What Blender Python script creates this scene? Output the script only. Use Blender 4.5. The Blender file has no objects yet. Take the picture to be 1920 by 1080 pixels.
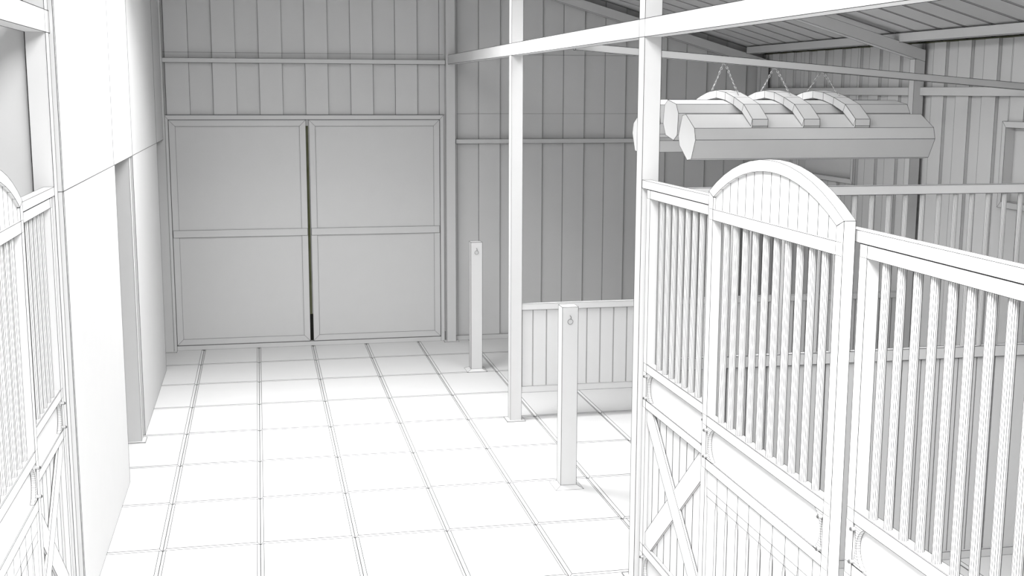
import bpy, bmesh, math, random
from mathutils import Vector, Matrix
random.seed(4)
SC = bpy.context.scene
COL = SC.collection
PI = math.pi

# ------------------------------------------------------------------ materials
def noisy(name, c, var=0.02, rough=0.75, scale=6.0):
    m = bpy.data.materials.new(name); m.use_nodes = True
    nt = m.node_tree; b = nt.nodes['Principled BSDF']
    b.inputs['Roughness'].default_value = rough
    b.inputs['Specular IOR Level'].default_value = 0.15
    tc = nt.nodes.new('ShaderNodeTexCoord'); n = nt.nodes.new('ShaderNodeTexNoise')
    n.inputs['Scale'].default_value = scale; n.inputs['Detail'].default_value = 2
    r = nt.nodes.new('ShaderNodeValToRGB')
    r.color_ramp.elements[0].position = .3; r.color_ramp.elements[1].position = .7
    lo = [max(0, v - var) for v in c]; hi = [min(1, v + var) for v in c]
    r.color_ramp.elements[0].color = (*lo, 1); r.color_ramp.elements[1].color = (*hi, 1)
    nt.links.new(tc.outputs['Object'], n.inputs['Vector'])
    nt.links.new(n.outputs['Fac'], r.inputs['Fac'])
    nt.links.new(r.outputs['Color'], b.inputs['Base Color'])
    return m
CLAY = noisy('white_matte_paint', (.62, .62, .62), .004)
EDGE = noisy('dark_edge_line', (.012, .012, .012), .002)  # drawn wireframe lines, added as thin tubes along mesh edges
GAP_FILL = noisy('olive_gap_fill', (.085, .09, .05), .02)  # dark fill in place of the darkness seen through open gaps
BLACK = noisy('black_gap_fill', (.012, .012, .010), .004)  # black stand-in for the dark lower end of the open gate gap
STEEL = noisy('dull_steel', (.22, .22, .22), .03, .5)

# ------------------------------------------------------------------ mesh builder
class MB:
    def __init__(s): s.v = []; s.f = []; s.m = []; s.lines = []
    def add(s, vs, fs, mat=0):
        o = len(s.v); s.v += [tuple(p) for p in vs]
        s.f += [tuple(i + o for i in f) for f in fs]; s.m += [mat] * len(fs)
        return s
    def box(s, x0, x1, y0, y1, z0, z1, mat=0):
        vs = [(x, y, z) for z in (z0, z1) for y in (y0, y1) for x in (x0, x1)]
        return s.add(vs, [(0, 2, 3, 1), (4, 5, 7, 6), (0, 1, 5, 4), (2, 6, 7, 3), (0, 4, 6, 2), (1, 3, 7, 5)], mat)
    def prism(s, poly, a, b, axis='x', mat=0):
        """poly: list of 2-D points; extruded along axis from a to b.
        axis x: (y,z)  axis y: (x,z)  axis z: (x,y)"""
        def P(p, t):
            return {'x': (t, p[0], p[1]), 'y': (p[0], t, p[1]), 'z': (p[0], p[1], t)}[axis]
        n = len(poly); vs = [P(p, a) for p in poly] + [P(p, b) for p in poly]
        fs = [tuple(range(n))[::-1], tuple(range(n, 2 * n))]
        fs += [(i, (i + 1) % n, n + (i + 1) % n, n + i) for i in range(n)]
        return s.add(vs, fs, mat)
    def strip(s, pts_out, pts_in, a, b, axis='x', mat=0):
        """closed band between two open polylines, extruded"""
        for i in range(len(pts_out) - 1):
            s.prism([pts_out[i], pts_out[i + 1], pts_in[i + 1], pts_in[i]], a, b, axis, mat)
        return s
    def tube(s, p, q, r, n=12, mat=0, r2=None, cap=True):
        p = Vector(p); q = Vector(q); d = (q - p).normalized()
        u = d.orthogonal().normalized(); w = d.cross(u); r2 = r if r2 is None else r2
        vs = [p + (u * math.cos(2 * PI * i / n) + w * math.sin(2 * PI * i / n)) * r for i in range(n)]
        vs += [q + (u * math.cos(2 * PI * i / n) + w * math.sin(2 * PI * i / n)) * r2 for i in range(n)]
        fs = [(i, (i + 1) % n, n + (i + 1) % n, n + i) for i in range(n)]
        if cap: fs += [tuple(range(n))[::-1], tuple(range(n, 2 * n))]
        return s.add(vs, fs, mat)
    def path(s, pts, r, n=8, closed=False, mat=0):
        pts = [Vector(p) for p in pts]; N = len(pts); vs = []
        up = None
        for i in range(N):
            a = pts[i - 1] if (closed or i) else pts[i]
            b = pts[(i + 1) % N] if (closed or i < N - 1) else pts[i]
            d = (b - a).normalized()
            if up is None: up = d.orthogonal().normalized()
            up = (up - d * up.dot(d)).normalized(); w = d.cross(up)
            vs += [pts[i] + (up * math.cos(2 * PI * k / n) + w * math.sin(2 * PI * k / n)) * r for k in range(n)]
        fs = []
        for i in range(N if closed else N - 1):
            j = (i + 1) % N
            fs += [(i * n + k, i * n + (k + 1) % n, j * n + (k + 1) % n, j * n + k) for k in range(n)]
        if not closed: fs += [tuple(range(n))[::-1], tuple(range((N - 1) * n, N * n))]
        return s.add(vs, fs, mat)
    def line(s, p, q): s.lines.append((Vector(p), Vector(q))); return s
    def build(s, name, parent=None, lw=None, ang=20, base=None, mats=None, smooth=False):
        if base is None:
            base = Vector(parent.get('_base', (0, 0, 0))) if parent else Vector((0, 0, 0))
        base = Vector(base)
        bm = bmesh.new()
        vs = [bm.verts.new(Vector(p) - base) for p in s.v]
        for f, m in zip(s.f, s.m):
            try:
                fc = bm.faces.new([vs[i] for i in f]); fc.material_index = m; fc.smooth = smooth
            except ValueError: pass
        bmesh.ops.recalc_face_normals(bm, faces=bm.faces[:])
        segs = []
        if lw:
            bm.normal_update()
            for e in bm.edges:
                if len(e.link_faces) == 2:
                    if e.calc_face_angle(0) < math.radians(ang): continue
                    nn = (e.link_faces[0].normal + e.link_faces[1].normal)
                else: nn = e.link_faces[0].normal.copy()
                segs.append((e.verts[0].co.copy(), e.verts[1].co.copy(), nn))
            for a, b in s.lines: segs.append((a - base, b - base, None))
            mi = 0 if mats else 1
            for a, b, nn in segs:
                d = b - a
                if d.length < 1e-5: continue
                d.normalize()
                u = d.orthogonal() if nn is None or nn.length < 1e-4 else nn
                u = (u - d * u.dot(d))
                if u.length < 1e-6: u = d.orthogonal()
                u.normalize(); w = d.cross(u)
                q = [u * lw, w * lw, -u * lw, -w * lw]
                r0 = [bm.verts.new(a + k) for k in q]; r1 = [bm.verts.new(b + k) for k in q]
                for i in range(4):
                    f = bm.faces.new((r0[i], r0[(i + 1) % 4], r1[(i + 1) % 4], r1[i])); f.material_index = len(mats) if mats else 1
        me = bpy.data.meshes.new(name); bm.to_mesh(me); bm.free()
        for m in (mats or [CLAY]): me.materials.append(m)
        me.materials.append(EDGE)
        o = bpy.data.objects.new(name, me); COL.objects.link(o)
        if parent: o.parent = parent
        else: o.location = base
        return o

def tag(o, label=None, cat=None, group=None, kind=None):
    if label: o['label'] = label
    if cat: o['category'] = cat
    if group: o['group'] = group
    if kind: o['kind'] = kind
    return o
def thing(name, base, label, cat, group=None, kind=None):
    o = bpy.data.objects.new(name, None); COL.objects.link(o)
    o.location = base; o['_base'] = list(base); o.empty_display_size = .1
    return tag(o, label, cat, group, kind)
def dup(o, parent, off):
    c = o.copy(); COL.objects.link(c); c.parent = parent; c.location = Vector(o.location) + Vector(off)
    return c
def struct(name, mb, lw=None, base=(0, 0, 0), **k):
    o = mb.build(name, base=base, lw=lw, **k); o['kind'] = 'structure'; return o

L1, L2, L3 = .0011, .0012, .0015      # half-widths of drawn edge lines: near joinery, mid steelwork, far cladding

# ------------------------------------------------------------------ key measures (metres)
FAR = 13.65          # far gable wall
RW = 5.90            # right outer wall
LW = -4.83           # left outer wall
RIDGE = .535
def roof_z(x): return 3.376 + .287 * (5.65 - RIDGE) - .287 * abs(x - RIDGE)

# ------------------------------------------------------------------ floor of rubber tiles
TX, TY, OX, OY = .6015, .8893, -.664, 12.868
fl = MB()
fl.box(-4.9, 6.0, .0, 14.2, -.25, -.011)
for i in range(-7, 12):
    for j in range(-2, 15):
        x0 = OX + i * TX; x1 = x0 + TX; y1 = OY - j * TY; y0 = y1 - TY
        y1 = min(y1, FAR)
        if x0 < -4.9 or x1 > 6.05 or y0 > FAR - .1: continue
        c = .021; cy = .017; m = .0008
        top = [(x0 + c, y0 + cy, 0), (x1 - c, y0 + cy, 0), (x1 - c, y1 - cy, 0), (x0 + c, y1 - cy, 0)]
        bot = [(x0 + m, y0 + m, -.0105), (x1 - m, y0 + m, -.0105), (x1 - m, y1 - m, -.0105), (x0 + m, y1 - m, -.0105)]
        fl.add(bot + top, [(4, 5, 6, 7), (0, 1, 5, 4), (1, 2, 6, 5), (2, 3, 7, 6), (3, 0, 4, 7)])
struct('floor', fl, lw=.0017)

# ------------------------------------------------------------------ corrugated cladding
def clad_y(mb, x0, x1, zb, yb, depth, start, pitch, width, ztop):
    """sheet in an X-Z plane facing -Y, raised strips start+k*pitch .. +width"""
    xs = [x0]; k = math.floor((x0 - start) / pitch) - 1
    while start + k * pitch < x1:
        for e in (start + k * pitch, start + k * pitch + width):
            if x0 < e < x1: xs.append(e)
        k += 1
    xs.append(x1)
    for a, b in zip(xs[:-1], xs[1:]):
        mid = (a + b) / 2; t = (mid - start) / pitch % 1
        y = yb - (depth if t < width / pitch else 0)
        za, zc = ztop(a), ztop(b)
        zbot = zb
        mb.prism([(a, zbot), (b, zbot), (b, zc), (a, za)], y, yb + .05, 'y')
far = MB()
rz = lambda x: roof_z(x) - .002
clad_y(far, -1.10, 2.11, 2.592, FAR, .024, -.465, .4935, .2468, rz)
clad_y(far, 2.11, 5.95, 0, FAR, .024, 2.451, .4935, .2468, rz)
clad_y(far, LW, -1.10, 0, FAR, .024, -.465, .4935, .2468, rz)
for z in (2.603, 3.263):
    far.line((2.2, FAR - .0245, z), (5.75, FAR - .0245, z))
far.line((-1.0, FAR - .0245, 3.256), (2.05, FAR - .0245, 3.256))
struct('wall_far', far, lw=L3)

def clad_x(mb, y0, y1, zb, zt, xb, depth, start, pitch, width, holes=()):
    ys = [y0]; k = math.floor((y0 - start) / pitch) - 1
    while start + k * pitch < y1:
        for e in (start + k * pitch, start + k * pitch + width):
            if y0 < e < y1: ys.append(e)
        k += 1
    ys.append(y1)
    for h in holes: ys += [h[0], h[1]]
    ys = sorted(set(ys))
    for a, b in zip(ys[:-1], ys[1:]):
        mid = (a + b) / 2; t = (mid - start) / pitch % 1
        x = xb - (depth if t < width / pitch else 0)
        spans = [(zb, zt)]
        for h in holes:
            if h[0] <= mid <= h[1]: spans = [(zb, h[2]), (h[3], zt)]
        for s0, s1 in spans: mb.box(x, xb + .05, a, b, s0, s1)
W1 = (11.30, 12.52, 1.985, 2.585)     # y0 y1 z0 z1
W2 = (7.52, 8.74, 1.985, 2.585)
rw = MB()
clad_x(rw, 0.0, FAR, 0, 3.292, RW, .028, 8.937, .3855, .2, (W1, W2))
struct('wall_right', rw, lw=.0012)
lwall = MB(); lwall.box(LW - .1, LW, 0, FAR + .05, 0, 3.29)
struct('wall_left', lwall, lw=L3)

for n, W in (('window_1', W1), ('window_2', W2)):
    y0, y1, z0, z1 = W
    t = thing(n, (RW, (y0 + y1) / 2, z0), None, None, kind='structure')
    fr = MB(); w = .045; xo = RW - .052; xi = RW + .048
    o = [(y0 - w, z0 - w), (y1 + w, z0 - w), (y1 + w, z1 + w), (y0 - w, z1 + w)]
    i_ = [(y0 + .004, z0 + .004), (y1 - .004, z0 + .004), (y1 - .004, z1 - .004), (y0 + .004, z1 - .004)]
    for k in range(4):
        j = (k + 1) % 4
        fr.prism([o[k], o[j], i_[j], i_[k]], xo, xi, 'x')
    fr.build('window_frame', t, lw=.0013)
    MB().box(RW + .03, RW + .04, y0 + .005, y1 - .005, z0 + .005, z1 - .005).build('window_pane', t)

# girts, sills on the walls
tr = MB()
tr.box(-1.0, 2.06, FAR - .085, FAR - .024, 3.146, 3.194)
struct('trim_1', tr, lw=L3)
tr = MB(); tr.box(2.18, 5.76, FAR - .075, FAR - .024, 2.268, 2.318)
struct('trim_2', tr, lw=L3)
tr = MB(); tr.box(2.18, 5.76, FAR - .05, FAR - .024, 0, .055)
struct('trim_3', tr, lw=L3)
tr = MB()
for a, b in ((10.15, 13.5), (6.6, 10.05), (3.0, 6.45)):
    tr.box(RW - .065, RW - .028, a, b, 2.828, 2.902)
struct('trim_4', tr, lw=L2)

# ------------------------------------------------------------------ ceiling (ribbed roof sheets)
cl = MB()
for sgn in (1, -1):
    y = 0.0; k = 0
    start = 11.302 % .38
    edges = [-.3]
    k = -1
    while start + k * .38 < FAR + .3:
        edges += [start + k * .38, start + k * .38 + .045]; k += 1
    edges = sorted(e for e in edges if -.3 <= e <= FAR + .3) + [FAR + .3]
    for a, b in zip(edges[:-1], edges[1:]):
        rib = (b - a) < .06
        xe = RIDGE + sgn * (6.05 - RIDGE)
        zr = roof_z(RIDGE); ze = roof_z(xe)
        d = .018 if rib else 0
        poly = [(RIDGE, zr + d), (xe, ze + d), (xe, ze + .09), (RIDGE, zr + .09)]
        cl.prism(poly, a, b, 'y')
struct('ceiling', cl, lw=.0014)

# ------------------------------------------------------------------ far double gate (door_1, door_2)
def gate(n, x0, x1):
    t = thing(n, ((x0 + x1) / 2, FAR - .03, .055), None, None, kind='structure')
    z0, z1 = .055, 2.535; w = .068; yb, yf = FAR + .02, FAR - .030
    MB().box(x0 + .01, x1 - .01, yf + .008, yb, z0 + .01, z1 - .01).build('door_panel', t)
    o = [(x0, z0), (x1, z0), (x1, z1), (x0, z1)]
    i_ = [(x0 + w, z0 + w), (x1 - w, z0 + w), (x1 - w, z1 - w), (x0 + w, z1 - w)]
    f = MB()
    for k in range(4):
        j = (k + 1) % 4; f.prism([o[k], o[j], i_[j], i_[k]], yf, yf + .03, 'y')
    f.build('door_frame', t, lw=.0015)
    MB().box(x0 + .004, x1 - .004, yf - .003, yf + .02, 1.258, 1.337).build('door_rail', t, lw=.0015)
    return t
g1 = gate('door_1', -.945, .512)
g2 = gate('door_2', .548, 2.000)
s1 = MB().box(.5125, .540, FAR - .012, FAR + .01, .36, 2.47).build('gap_strip', g1, mats=[GAP_FILL])  # added strip coloured like the dark outdoors behind the open gate gap
s2 = MB().box(.5125, .5475, FAR - .012, FAR + .01, .06, .36).build('gap_strip_low', g1, mats=[BLACK])  # added black strip imitating darkness low in the open gap
jb = MB()
o = [(-.985, .0), (-.985, 2.588), (2.045, 2.588), (2.045, .0)]
i_ = [(-.948, .0), (-.948, 2.540), (2.003, 2.540), (2.003, .0)]
for k in range(3): jb.prism([o[k], o[k + 1], i_[k + 1], i_[k]], FAR - .045, FAR + .04, 'y')
jb.box(.500, .548, FAR - .034, FAR, 2.537, 2.588)
jb.box(-.985, 2.045, FAR - .040, FAR + .04, 0, .052)
struct('trim_5', jb, lw=.0015)

# ------------------------------------------------------------------ left inner wall of the aisle
lw_ = MB()
lw_.box(-1.06, -1.0, 6.6, 13.525, 2.3302, 4.55)
lw_.box(-1.06, -1.0, 6.6, 8.96, 0, 2.33)
lw_.box(-1.06, -1.0, 10.22, 12.66, 0, 2.33)
for y in (6.63, 8.91, 10.22, 12.64):
    lw_.line((-.9995, y, 2.33), (-.9995, y, 4.55))
lw_.line((-.9995, 6.63, 0), (-.9995, 6.63, 2.33))
struct('wall_aisle_left', lw_, lw=.0017)
lw2 = MB(); lw2.box(LW, -1.125, 6.50, 6.58, 0, 3.75)
struct('wall_stall_left', lw2, lw=L2)

# ------------------------------------------------------------------ steel posts
def post(x0, x1, y0, y1, z1, label, group=None, plate=True, lw=L2, cat='post'):
    c = ((x0 + x1) / 2, (y0 + y1) / 2, 0)
    t = thing('steel_post', c, label, cat, group or 'steel posts of the barn frame')
    MB().box(x0, x1, y0, y1, 0.004, z1).build('shaft', t, lw=lw)
    if plate:
        MB().box(x0 - .032, x1 + .03, y0 - .03, y1 + .03, 0, .008).build('base_plate', t, lw=lw)
    return t
AX = 2.088; BX = 2.186
post(AX, BX, 6.47, 6.57, 4.33, 'tall white square steel post at the far end of the right stall front', lw=.0016)
post(AX, BX, 10.055, 10.155, 4.33, 'tall white square steel post standing alone in the aisle between the two tether posts')
post(2.062, 2.168, 13.53, 13.62, 4.33, 'grey square steel post beside the right edge of the double gate')
post(-1.118, -1.02, 6.47, 6.57, 4.33, 'tall white steel post between the left stall front and the plain aisle wall', lw=.0016)
post(-1.118, -1.008, 10.01, 10.11, 2.33, 'white steel post standing in the doorway opening of the left aisle wall')
post(-1.072, -.978, 13.53, 13.60, 4.30, 'grey square steel post beside the left edge of the double gate')
post(5.77, 5.868, 10.036, 10.124, 3.150, 'grey square steel column on the right outer wall under the nearer rafter')
post(5.765, 5.865, 13.46, 13.56, 3.150, 'grey square steel column in the far right corner of the barn')

# long beams along the aisle
def single(name, mb, label, cat, base, lw, group=None):
    o = mb.build(name, base=base, lw=lw); return tag(o, label, cat, group)
b = MB().box(AX - .0005, BX, 0.2, 13.53, 3.150, 3.248)
single('steel_beam', b, 'long white steel beam running down the right side of the aisle', 'beam', (2.14, 6, 3.15), .0018)
b = MB().box(-1.118, -1.0195, 0.2, 6.60, 3.135, 3.245)
single('steel_beam', b, 'white steel beam over the left stall front at the edge of the picture', 'beam', (-1.07, 3, 3.135), .0018)

# rafters
def rafter(y, label):
    m = MB()
    for s in (1, -1):
        xe = RIDGE + s * (5.865 - RIDGE)
        def zb(x): return 3.155 + .287 * (5.77 - RIDGE) - .287 * abs(x - RIDGE)
        m.prism([(RIDGE, zb(RIDGE)), (xe, zb(xe)), (xe, zb(xe) + .103), (RIDGE, zb(RIDGE) + .103)], y, y + .10, 'y')
    single('roof_rafter', m, label, 'rafter', (RIDGE, y, 4.6), .0014, 'roof rafters')
rafter(13.50, 'grey sloping steel rafter flat against the far gable wall')
rafter(10.03, 'grey sloping steel rafter coming down on the right wall column above the hanging lamp')
pu = MB().box(5.60, 5.70, 0.2, 13.5, 3.297, 3.374)
single('eave_purlin', pu, 'long grey steel purlin under the roof edge along the right wall', 'purlin', (5.65, 6, 3.3), .0016)
pu = MB().box(5.872, 5.90, 0.2, 13.6, 3.2925, 3.300)
o = pu.build('trim_eave_gap', base=(0, 0, 0), mats=[GAP_FILL]); o['kind'] = 'structure'  # added dark strip imitating the open gap under the eave

# tie beam with the solarium
TYc = 8.36
def tz(x): return 3.143 - .0745 * (x - 2.814)
m = MB().prism([(2.186, tz(2.186) - .05), (5.85, tz(5.85) - .05), (5.85, tz(5.85)), (2.186, tz(2.186))], TYc - .03, TYc + .03, 'y')
single('tie_beam', m, 'thin grey steel tie bar sloping gently to the right above the hanging lamp', 'beam', (4, TYc, 3.0), .0020)

# ------------------------------------------------------------------ hanging solarium
sol = thing('hanging_heat_lamp', (3.72, TYc, 2.35), 'large white four-tube horse solarium hanging on chains above the right stalls', 'lamp')
o1 = [(7.933, 2.693), (7.866, 2.703), (7.692, 2.615), (7.666, 2.538), (7.739, 2.407), (7.816, 2.396), (7.975, 2.489), (8.002, 2.555)]
o2 = [(8.309, 2.761), (8.24, 2.797), (8.064, 2.769), (8.015, 2.707), (8.029, 2.557), (8.102, 2.519), (8.274, 2.55), (8.331, 2.629)]
mir = lambda P: [(2 * 8.363 - y, z) for y, z in P]
def in_from(poly, x, sh):
    cy = sum(p[0] for p in poly) / len(poly); cz = sum(p[1] for p in poly) / len(poly)
    return [(cy + (p[0] - cy) * sh, cz + (p[1] - cz) * sh) for p in poly]
for k, P in enumerate((o1, o2, mir(o1), mir(o2))):
    tb = MB().prism(P, 2.84, 4.59, 'x').build('lamp_housing', sol, lw=.0015)
    cy = sum(p[0] for p in P) / 8; cz = sum(p[1] for p in P) / 8
bq = MB(); n = 18; vs = []; fs = []
for k in range(8):
    a = PI / 2 * k / 7; rr = .052 * math.cos(a) + .0005; dy = -.03 - .05 * math.sin(a)
    vs += [(2.93 + dy, 8.66 + rr * math.cos(2 * PI * j / n), 2.446 + rr * math.sin(2 * PI * j / n)) for j in range(n)]
for k in range(7):
    for j in range(n): fs.append((k * n + j, k * n + (j + 1) % n, (k + 1) * n + (j + 1) % n, (k + 1) * n + j))
bq.add(vs, fs)
bq.build('bulb', sol, lw=.0007, ang=5)
out = [(8.363, 2.866), (8.193, 2.852), (8.025, 2.818), (7.849, 2.771), (7.690, 2.674)]
inn = [(8.363, 2.812), (8.193, 2.797), (8.035, 2.765), (7.880, 2.720), (7.715, 2.628)]
out = out + [(7.690, 2.628)]; inn = inn + [(7.700, 2.610)]
for xs, xe in ((3.248, 3.360), (3.620, 3.736), (3.998, 4.106)):
    a = MB()
    O = [(2 * 8.363 - y, z) for y, z in out[:0:-1]] + out
    I = [(2 * 8.363 - y, z) for y, z in inn[:0:-1]] + inn
    n = len(O); vs = []
    for x in (xs, xe):
        vs += [(x, y, z) for y, z in O] + [(x, y, z) for y, z in I]
    fs = []
    for i in range(n - 1):
        fs += [(i, i + 1, n + i + 1, n + i), (2 * n + i, 3 * n + i, 3 * n + i + 1, 2 * n + i + 1),
               (i, 2 * n + i, 2 * n + i + 1, i + 1), (n + i, n + i + 1, 3 * n + i + 1, 3 * n + i)]
    fs += [(0, n, 3 * n, 2 * n), (n - 1, 3 * n - 1, 4 * n - 1, 2 * n - 1)]
    a.add(vs, fs)
    for i in range(n):
        a.line((xs, *O[i]), (xs, *I[i])); a.line((xs, *O[i]), (xe, *O[i]))
    a.build('arched_bracket', sol, lw=.0015)
# chains: six, alternately turned links
def chain(p, q):
    p = Vector(p); q = Vector(q); d = q - p; L = d.length; d.normalize()
    u = Vector((1, 0, 0)); u = (u - d * u.dot(d)).normalized(); w = d.cross(u)
    n = max(6, int(L / .021)); c = MB()
    for i in range(n):
        o = p + d * (L * (i + .5) / n); ang = (i % 2) * PI / 2 + .25 * i
        s = u * math.cos(ang) + w * math.sin(ang)
        h = L / n * .72; r = .0062
        pts = []
        for k in range(10):
            a = 2 * PI * k / 10
            pts.append(o + d * (h * math.cos(a)) + s * (r * math.sin(a)))
        c.path(pts, .0021, 4, True, mat=(i % 2))
    c.build('chain', sol, mats=[CLAY, STEEL])
for xc in (3.300, 3.690, 4.060):
    zt = tz(xc) - .048
    chain((xc, TYc - .012, zt), (xc + .0, 8.08, 2.836))
    chain((xc - .0, TYc + .012, zt), (xc, 8.60, 2.853))

# ------------------------------------------------------------------ tether posts
def tether(yc, label):
    x0, x1 = 2.081, 2.197; y0, y1 = yc, yc + .118
    t = thing('tether_post', ((x0 + x1) / 2, yc + .06, 0), label, 'post', 'tether posts in the aisle')
    MB().box(x0, x1, y0, y1, .018, 1.338).build('shaft', t, lw=.0016)
    p = MB(); a = .046
    bt = [(x0 - a, y0 - a, 0), (x1 + a, y0 - a, 0), (x1 + a, y1 + a, 0), (x0 - a, y1 + a, 0)]
    tp = [(x0, y0, .022), (x1, y0, .022), (x1, y1, .022), (x0, y1, .022)]
    p.add(bt + tp, [(0, 1, 2, 3), (4, 5, 6, 7), (0, 1, 5, 4), (1, 2, 6, 5), (2, 3, 7, 6), (3, 0, 4, 7)])
    p.build('base_plate', t, lw=.0014)
    cx = (x0 + x1) / 2 - .002
    h = MB().path([(cx, y0 + .004, 1.276), (cx, y0 - .012, 1.276), (cx + .004, y0 - .016, 1.268), (cx + .002, y0 - .012, 1.250)], .0026, 6, mat=0)
    h.build('hook', t, mats=[STEEL])
    r = MB().path([(cx + .019 * math.sin(2 * PI * k / 24), y0 - .010 - .002 * math.cos(2 * PI * k / 24), 1.234 + .019 * math.cos(2 * PI * k / 24)) for k in range(24)], .0018, 6, True)
    r.build('ring', t, mats=[STEEL])
tether(8.212, 'white square tether post with a small ring, the nearer and larger of the two')
tether(12.02, 'short grey-white tether post with a small ring, standing near the far gate')

# ------------------------------------------------------------------ stall fronts
class Side:
    def __init__(s, sgn): s.sgn = sgn
    def X(s, u): return (2.09 + u) if s.sgn > 0 else (-1.02 - u)
    def box(s, mb, u0, u1, y0, y1, z0, z1, mat=0):
        a, b = sorted((s.X(u0), s.X(u1))); return mb.box(a, b, y0, y1, z0, z1, mat)
    def prism(s, mb, poly, u0, u1, mat=0): return mb.prism(poly, s.X(u0), s.X(u1), 'x', mat)

def bracket(sd, parent, u, ystile, d, zb, zt):
    """waisted corner plate beside a stile; d=-1 grows towards the viewer, +1 away"""
    h = zt - zb; zm = (zb + zt) / 2; N = 16; outp = []
    for k in range(N + 1):
        t = -1 + 2 * k / N
        wdt = .024 + .052 * (1 - math.sqrt(max(0, 1 - (t * .93) ** 2)))/ (1 - math.sqrt(1 - .93 ** 2))
        outp.append((ystile + d * wdt, zm + t * h / 2 * .98))
    inp = []
    for k in range(N + 1):
        t = -1 + 2 * k / N
        inp.append((ystile + d * (.004 + .014 * (1 - t * t)), zm + t * h / 2 * .98))
    m = MB()
    for k in range(N):
        sd.prism(m, [inp[k], outp[k], outp[k + 1], inp[k + 1]], u - .012, u + .004)
    br = m.build('corner_bracket', parent, lw=.0007)
    for zz in (zt - .018, zb + .016):
        q = MB(); y = ystile + d * .010
        q.tube((sd.X(u - .030), y, zz), (sd.X(u + .004), y, zz), .0075, 8)
        q.tube((sd.X(u - .034), y, zz), (sd.X(u - .030), y, zz), .0045, 8, mat=1)
        q.build('bolt', br, base=parent['_base'], lw=.0007, mats=[CLAY, STEEL])
    return br

def bars(sd, parent, u, y0, pitch, n, z0, z1, r=.0155):
    base = Vector(parent['_base']); m = MB()
    m.tube((0, 0, z0 - base.z), (0, 0, z1 - base.z), r, 14, cap=False)
    o = m.build('bar', parent, lw=.0008, ang=15, base=(0, 0, 0))
    o.location = (sd.X(u) - base.x, y0 - base.y, 0)
    for k in range(1, n): dup(o, parent, (0, -k * pitch, 0))

def planks(sd, parent, ya, yb, z0, z1, u, edges, lw=L1):
    """board panel: grooves at given y"""
    m = MB(); ys = [ya] + [e for e in sorted(edges) if ya < e < yb] + [yb]
    for a, b in zip(ys[:-1], ys[1:]):
        sd.box(m, u, u + .014, a + .0022, b - .0022, z0, z1)
    sd.box(m, u + .010, u + .02, ya, yb, z0, z1)
    return m.build('plank_panel', parent, lw=lw)

def panel(sd, y0, y1, label, barspec, pl, brace, brk):
    base = (sd.X(.025), (y0 + y1) / 2, 0)
    t = thing('stall_grille', base, label, 'stall', 'barred stall panels along the aisle')
    T = .05; w = .055
    for a, b in ((y0, y0 + w), (y1 - w, y1)):
        sd.box(MB_ := MB(), 0, T, a, b, .0, 2.320); MB_.build('stile', t, lw=L1)
    for nme, z0, z1 in (('top_rail', 2.273, 2.3195), ('middle_rail', 1.297, 1.345), ('lower_rail', 1.092, 1.138),
                        ('brace_rail', .236, .285), ('bottom_rail', .02, .070)):
        m = MB(); sd.box(m, 0.0005, T - .0005, y0 + .004, y1 - .004, z0, z1)
        if nme != 'top_rail': m.line((sd.X(.0045), y0 + w, z1 + .0004), (sd.X(.0045), y1 - w, z1 + .0004))
        m.build(nme, t, lw=L1)
    bars(sd, t, .025, *barspec, 1.345, 2.273)
    planks(sd, t, y0 + w, y1 - w, .285, 1.092, .024, pl)
    for z0, z1 in ((1.138, 1.297), (.070, .236)):
        m = MB(); sd.box(m, .020, .032, y0 + w, y1 - w, z0, z1); m.build('infill_board', t, lw=None)
        if brk:
            bracket(sd, t, .014, y1 - w, -1, z0, z1); bracket(sd, t, .014, y0 + w, 1, z0, z1)
    if brace:
        ya, yb = y0 + w, y1 - w; za, zb = .285, 1.092
        m = MB(); sd.prism(m, [(yb, zb), (yb, zb - .075), (ya + .1, za), (ya, za), (ya, za + .075), (yb - .1, zb)], .008, .020); m.build('cross_brace', t, lw=L1)
        m = MB(); sd.prism(m, [(yb, za), (yb - .1, za), (ya, zb - .075), (ya, zb), (ya + .1, zb), (yb, za + .075)], .013, .0235); m.build('cross_brace', t, lw=L1)
    return t

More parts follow.
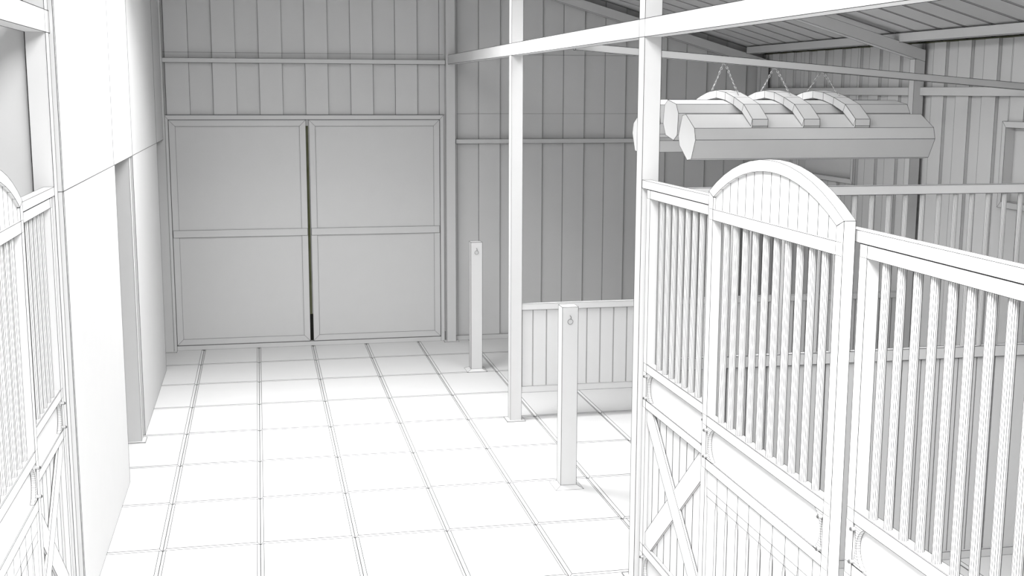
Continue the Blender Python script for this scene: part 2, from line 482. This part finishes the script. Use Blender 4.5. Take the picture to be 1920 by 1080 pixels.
def door(sd, label):
    y0, y1 = 3.952, 5.282; U0, U1 = -.060, -.015
    t = thing('stall_door', (sd.X(-.04), (y0 + y1) / 2, 0), label, 'stall door', 'arched stall doors')
    w = .056; z_end = 2.40; z_pk = 2.579; z_in = 2.3762
    for a, b in ((y0, y0 + w), (y1 - w, y1)):
        m = MB(); sd.prism(m, [(a, .02), (b, .02), (b, z_end - .0005 if b == y1 else z_in - .0005), (a, z_end - .0005 if a == y0 else z_in - .0005)], U0, U1)
        m.build('stile', t, lw=L1)
    half = (y1 - y0) / 2; cy = (y0 + y1) / 2; sag = z_pk - z_end
    R = (half ** 2 + sag ** 2) / (2 * sag); cz = z_pk - R; A = math.asin(half / R); N = 14
    O = [(cy + R * math.sin(A * (1 - 2 * k / N)), cz + R * math.cos(A * (1 - 2 * k / N))) for k in range(N + 1)]
    hi = half - w; R2 = R - .047; A2 = math.asin(min(1, hi / R2))
    I = [(cy + R2 * math.sin(A2 * (1 - 2 * k / N)), cz + R2 * math.cos(A2 * (1 - 2 * k / N))) for k in range(N + 1)]
    # end caps of the arch sit on the stiles
    m = MB()
    X0, X1 = sd.X(U0), sd.X(U1); n = N + 1
    vs = [(x, y, z) for x in (X0, X1) for P in (O, I) for y, z in P]; fs = []
    for i in range(N):
        fs += [(i, i + 1, n + i + 1, n + i), (2 * n + i, 3 * n + i, 3 * n + i + 1, 2 * n + i + 1),
               (i, 2 * n + i, 2 * n + i + 1, i + 1), (n + i, n + i + 1, 3 * n + i + 1, 3 * n + i)]
    fs += [(0, n, 3 * n, 2 * n), (N, 2 * n + N, 3 * n + N, n + N)]
    m.add(vs, fs)
    for i in range(1, N): m.line((X0, *I[i]), (X1, *I[i]))
    m.build('arched_top', t, lw=.0009)
    # lunette boards
    m = MB(); pitch = (2 * hi) / 14
    for k in range(14):
        a = cy - hi + k * pitch; b = a + pitch
        def zi(y): return cz + math.sqrt(max(0, (R2 + .004) ** 2 - (y - cy) ** 2))
        sd.prism(m, [(a + .001, 2.318), (b - .001, 2.318), (b - .001, zi(b)), (a + .001, zi(a))], U0 + .012, U0 + .026)
    m.build('arch_board', t, lw=.0009)
    for nme, z0, z1 in (('top_rail', 2.272, 2.321), ('middle_rail', 1.297, 1.345), ('lower_rail', 1.087, 1.136),
                        ('brace_rail', .236, .285), ('bottom_rail', .03, .080)):
        m = MB(); sd.box(m, U0 + .0005, U1 - .0005, y0 + .01, y1 - .01, z0, z1)
        if nme != 'top_rail': m.line((sd.X(U0 + .0045), y0 + w, z1 + .0004), (sd.X(U0 + .0045), y1 - w, z1 + .0004))
        m.build(nme, t, lw=L1)
    bars(sd, t, -.035, 5.106, .1084, 11, 1.345, 2.272)
    for z0, z1 in ((1.136, 1.297), (.080, .236)):
        m = MB(); sd.box(m, -.040, -.028, y0 + w, y1 - w, z0, z1); m.build('infill_board', t)
        bracket(sd, t, -.046, y1 - w, -1, z0, z1); bracket(sd, t, -.046, y0 + w, 1, z0, z1)
    # picket boards that narrow below the shoulder
    m = MB(); e = [5.226] + [5.094 - .1249 * k for k in range(9)] + [4.008]
    ua = U0 + .010; g = .001; s = .017
    for b, a in zip(e[:-1], e[1:]):
        poly = [(a + s, .285), (b - s, .285), (b - s, .915), (b - s * .45, .965), (b - g, 1.0), (b - g, 1.087),
                (a + g, 1.087), (a + g, 1.0), (a + s * .45, .965), (a + s, .915)]
        sd.prism(m, poly, ua, ua + .012)
        for z in (.953, .994): m.line((sd.X(ua - .0002), a + g, z), (sd.X(ua - .0002), b - g, z))
    m.build('picket_panel', t, lw=.0008)
    m = MB(); sd.box(m, ua + .031, ua + .0345, y0 + w, y1 - w, .285, 1.087); m.build('backing_board', t)
    return t

P1 = [6.028 - .1075 * k for k in range(7)]
for sgn in (1, -1):
    sd = Side(sgn); nm = 'right' if sgn > 0 else 'left'
    panel(sd, 5.33, 6.378,
          'white barred stall panel with crossed braces beside the near steel post on the right' if sgn > 0 else
          'white barred stall panel with crossed braces next to the plain left aisle wall',
          (6.178, .1005, 8), P1 + [6.136, 6.244], True, True)
    panel(sd, 1.60, 3.940,
          'large white barred stall panel at the right edge, in front of the picture' if sgn > 0 else
          'white barred stall panel nearest the camera on the left',
          (3.790, .104, 20), [3.9 - .125 * k for k in range(18)], False, True)
    door(sd, 'white barred stall door with a round arched top in the right stall front' if sgn > 0 else
             'white barred stall door with a round arched top cut by the left edge')
    c = MB(); sd.box(c, 0, .05, 1.60, 6.468, 2.3225, 2.366)
    single('stall_top_cap', c, ('flat white capping rail along the top of the right stall front' if sgn > 0 else
           'flat white capping rail along the top of the left stall front'), 'rail', (sd.X(.025), 4, 2.32), .0010, 'capping rails of the stall fronts')

# ------------------------------------------------------------------ barred partition between right stalls
y0 = 6.42
t = thing('stall_partition', (4.0, y0 + .03, 0), 'grey barred cross partition between two right stalls, behind the arched door', 'partition')
for a, b in ((2.19, 2.245), (5.79, 5.845)):
    MB().box(a, b, y0, y0 + .05, 0, 2.32).build('stile', t, lw=.0014)
for nme, z0, z1 in (('top_rail', 2.268, 2.320), ('middle_rail', 1.278, 1.345), ('bottom_rail', .0, .052)):
    MB().box(2.2, 5.84, y0 + .0005, y0 + .0495, z0, z1).build(nme, t, lw=.0016)
base = Vector(t['_base'])
m = MB().tube((0, 0, 1.345), (0, 0, 2.268), .0145, 12, cap=False)
o = m.build('bar', t, lw=.0006, ang=15, base=(0, 0, 0)); o.location = (2.30 - base.x, -.005, 0)
for k in range(1, 33): dup(o, t, (k * .1072, 0, 0))
m = MB(); x = 2.245
e = [4.221 + .1235 * k for k in range(-17, 14)]; e = [2.245] + [v for v in e if 2.25 < v < 5.78] + [5.79]
for a, b in zip(e[:-1], e[1:]): m.box(a + .0018, b - .0018, y0 + .018, y0 + .03, .052, 1.278)
m.box(2.245, 5.79, y0 + .028, y0 + .036, .052, 1.278)
m.build('plank_panel', t, lw=.0006)

# low half wall on the post line further back
y0 = 10.06
t = thing('half_wall', (3.95, y0 + .03, .25), 'low light-grey boarded half wall fixed between the lone aisle post and the right wall column', 'partition')
for nme, z0, z1 in (('top_rail', .985, 1.040), ('bottom_rail', .252, .308)):
    MB().box(2.186, 5.765, y0, y0 + .045, z0, z1).build(nme, t, lw=L2)
m = MB(); e = [2.288 + .1214 * k for k in range(29)]; e = [2.19] + [v for v in e if v < 5.75] + [5.762]
for a, b in zip(e[:-1], e[1:]): m.box(a + .004, b - .004, y0 + .012, y0 + .024, .308, .985)
m.box(2.19, 5.762, y0 + .02, y0 + .032, .30, .99)
m.build('plank_panel', t, lw=.0006)

# ------------------------------------------------------------------ light
def area(name, loc, rot, sx, sy, e, spread=180):
    col = (1, 1, 1)
    l = bpy.data.lights.new(name, 'AREA'); l.spread = math.radians(spread); l.shape = 'RECTANGLE'; l.size = sx; l.size_y = sy; l.energy = e; l.color = col
    o = bpy.data.objects.new(name, l); o.location = loc; o.rotation_euler = rot; COL.objects.link(o); return o
def point(name, loc, e, r=.15):
    l = bpy.data.lights.new(name, 'POINT'); l.energy = e; l.shadow_soft_size = r
    o = bpy.data.objects.new(name, l); o.location = loc; COL.objects.link(o); return o
w = bpy.data.worlds.new('sky'); SC.world = w; w.use_nodes = True
w.node_tree.nodes['Background'].inputs['Color'].default_value = (1, 1, 1, 1)
w.node_tree.nodes['Background'].inputs['Strength'].default_value = 0.27
# unseen area lights added for brightness, under the ridge and over right stalls
area('ridge_fill_light', (.535, 1.7, 4.4), (0, 0, 0), 1.6, 3.2, 380)
area('ridge_fill_light', (.535, 1.7, 4.39), (0, 0, 0), 1.6, 3.2, 230, 120)
area('ridge_fill_light', (.535, 5.0, 4.4), (0, 0, 0), 1.6, 3.2, 102)
area('ridge_fill_light', (.535, 5.0, 4.39), (0, 0, 0), 1.6, 3.2, 14, 120)
area('ridge_fill_light', (.535, 9.6, 4.2), (-.5, 0, 0), 1.6, .8, 117)
area('ridge_fill_light', (.535, 9.2, 4.25), (-.3, 0, 0), 1.6, 1.6, 46, 120)
area('ridge_fill_light', (.535, 10.4, 4.4), (0, 0, 0), 1.6, 1.0, 18)
area('ridge_fill_light', (.535, 10.8, 4.41), (0, 0, 0), 1.6, 1.6, 43, 110)
area('stall_fill_light', (3.6, 3.5, 3.5), (0, 0, 0), 2, 5, 32, 110)
area('stall_fill_light', (3.3, 6.9, 3.75), (0, 0, 0), 1.4, 3, 5)
area('stall_fill_light', (3.0, 9.2, 3.85), (0, 0, 0), 1.2, 1.6, 33, 120)

# ------------------------------------------------------------------ camera
f = 2268.0; yaw, pit, rol = .2056922, .1608947, .0035392
cy_, sy_ = math.cos(yaw), math.sin(yaw); cp, sp = math.cos(pit), math.sin(pit)
fw = Vector((sy_ * cp, cy_ * cp, -sp)); r = Vector((cy_, -sy_, 0)); u = r.cross(fw)
cr, sr = math.cos(rol), math.sin(rol)
r2 = r * cr + u * sr; u2 = -r * sr + u * cr
cam = bpy.data.cameras.new('camera'); cam.sensor_width = 36; cam.lens = f / 1920 * 36; cam.clip_start = .05; cam.clip_end = 200
co = bpy.data.objects.new('camera', cam); COL.objects.link(co)
co.matrix_world = Matrix(((r2.x, u2.x, -fw.x, 0), (r2.y, u2.y, -fw.y, 0), (r2.z, u2.z, -fw.z, 2.85), (0, 0, 0, 1)))
SC.camera = co
for o in bpy.data.objects:
    if '_base' in o: del o['_base']

SC.view_settings.view_transform = 'Standard'; SC.view_settings.look = 'None'
SC.view_settings.exposure = 0.0; SC.view_settings.gamma = 1.0; SC.view_settings.use_curve_mapping = False
SC.cycles.max_bounces = 6; SC.cycles.diffuse_bounces = 3
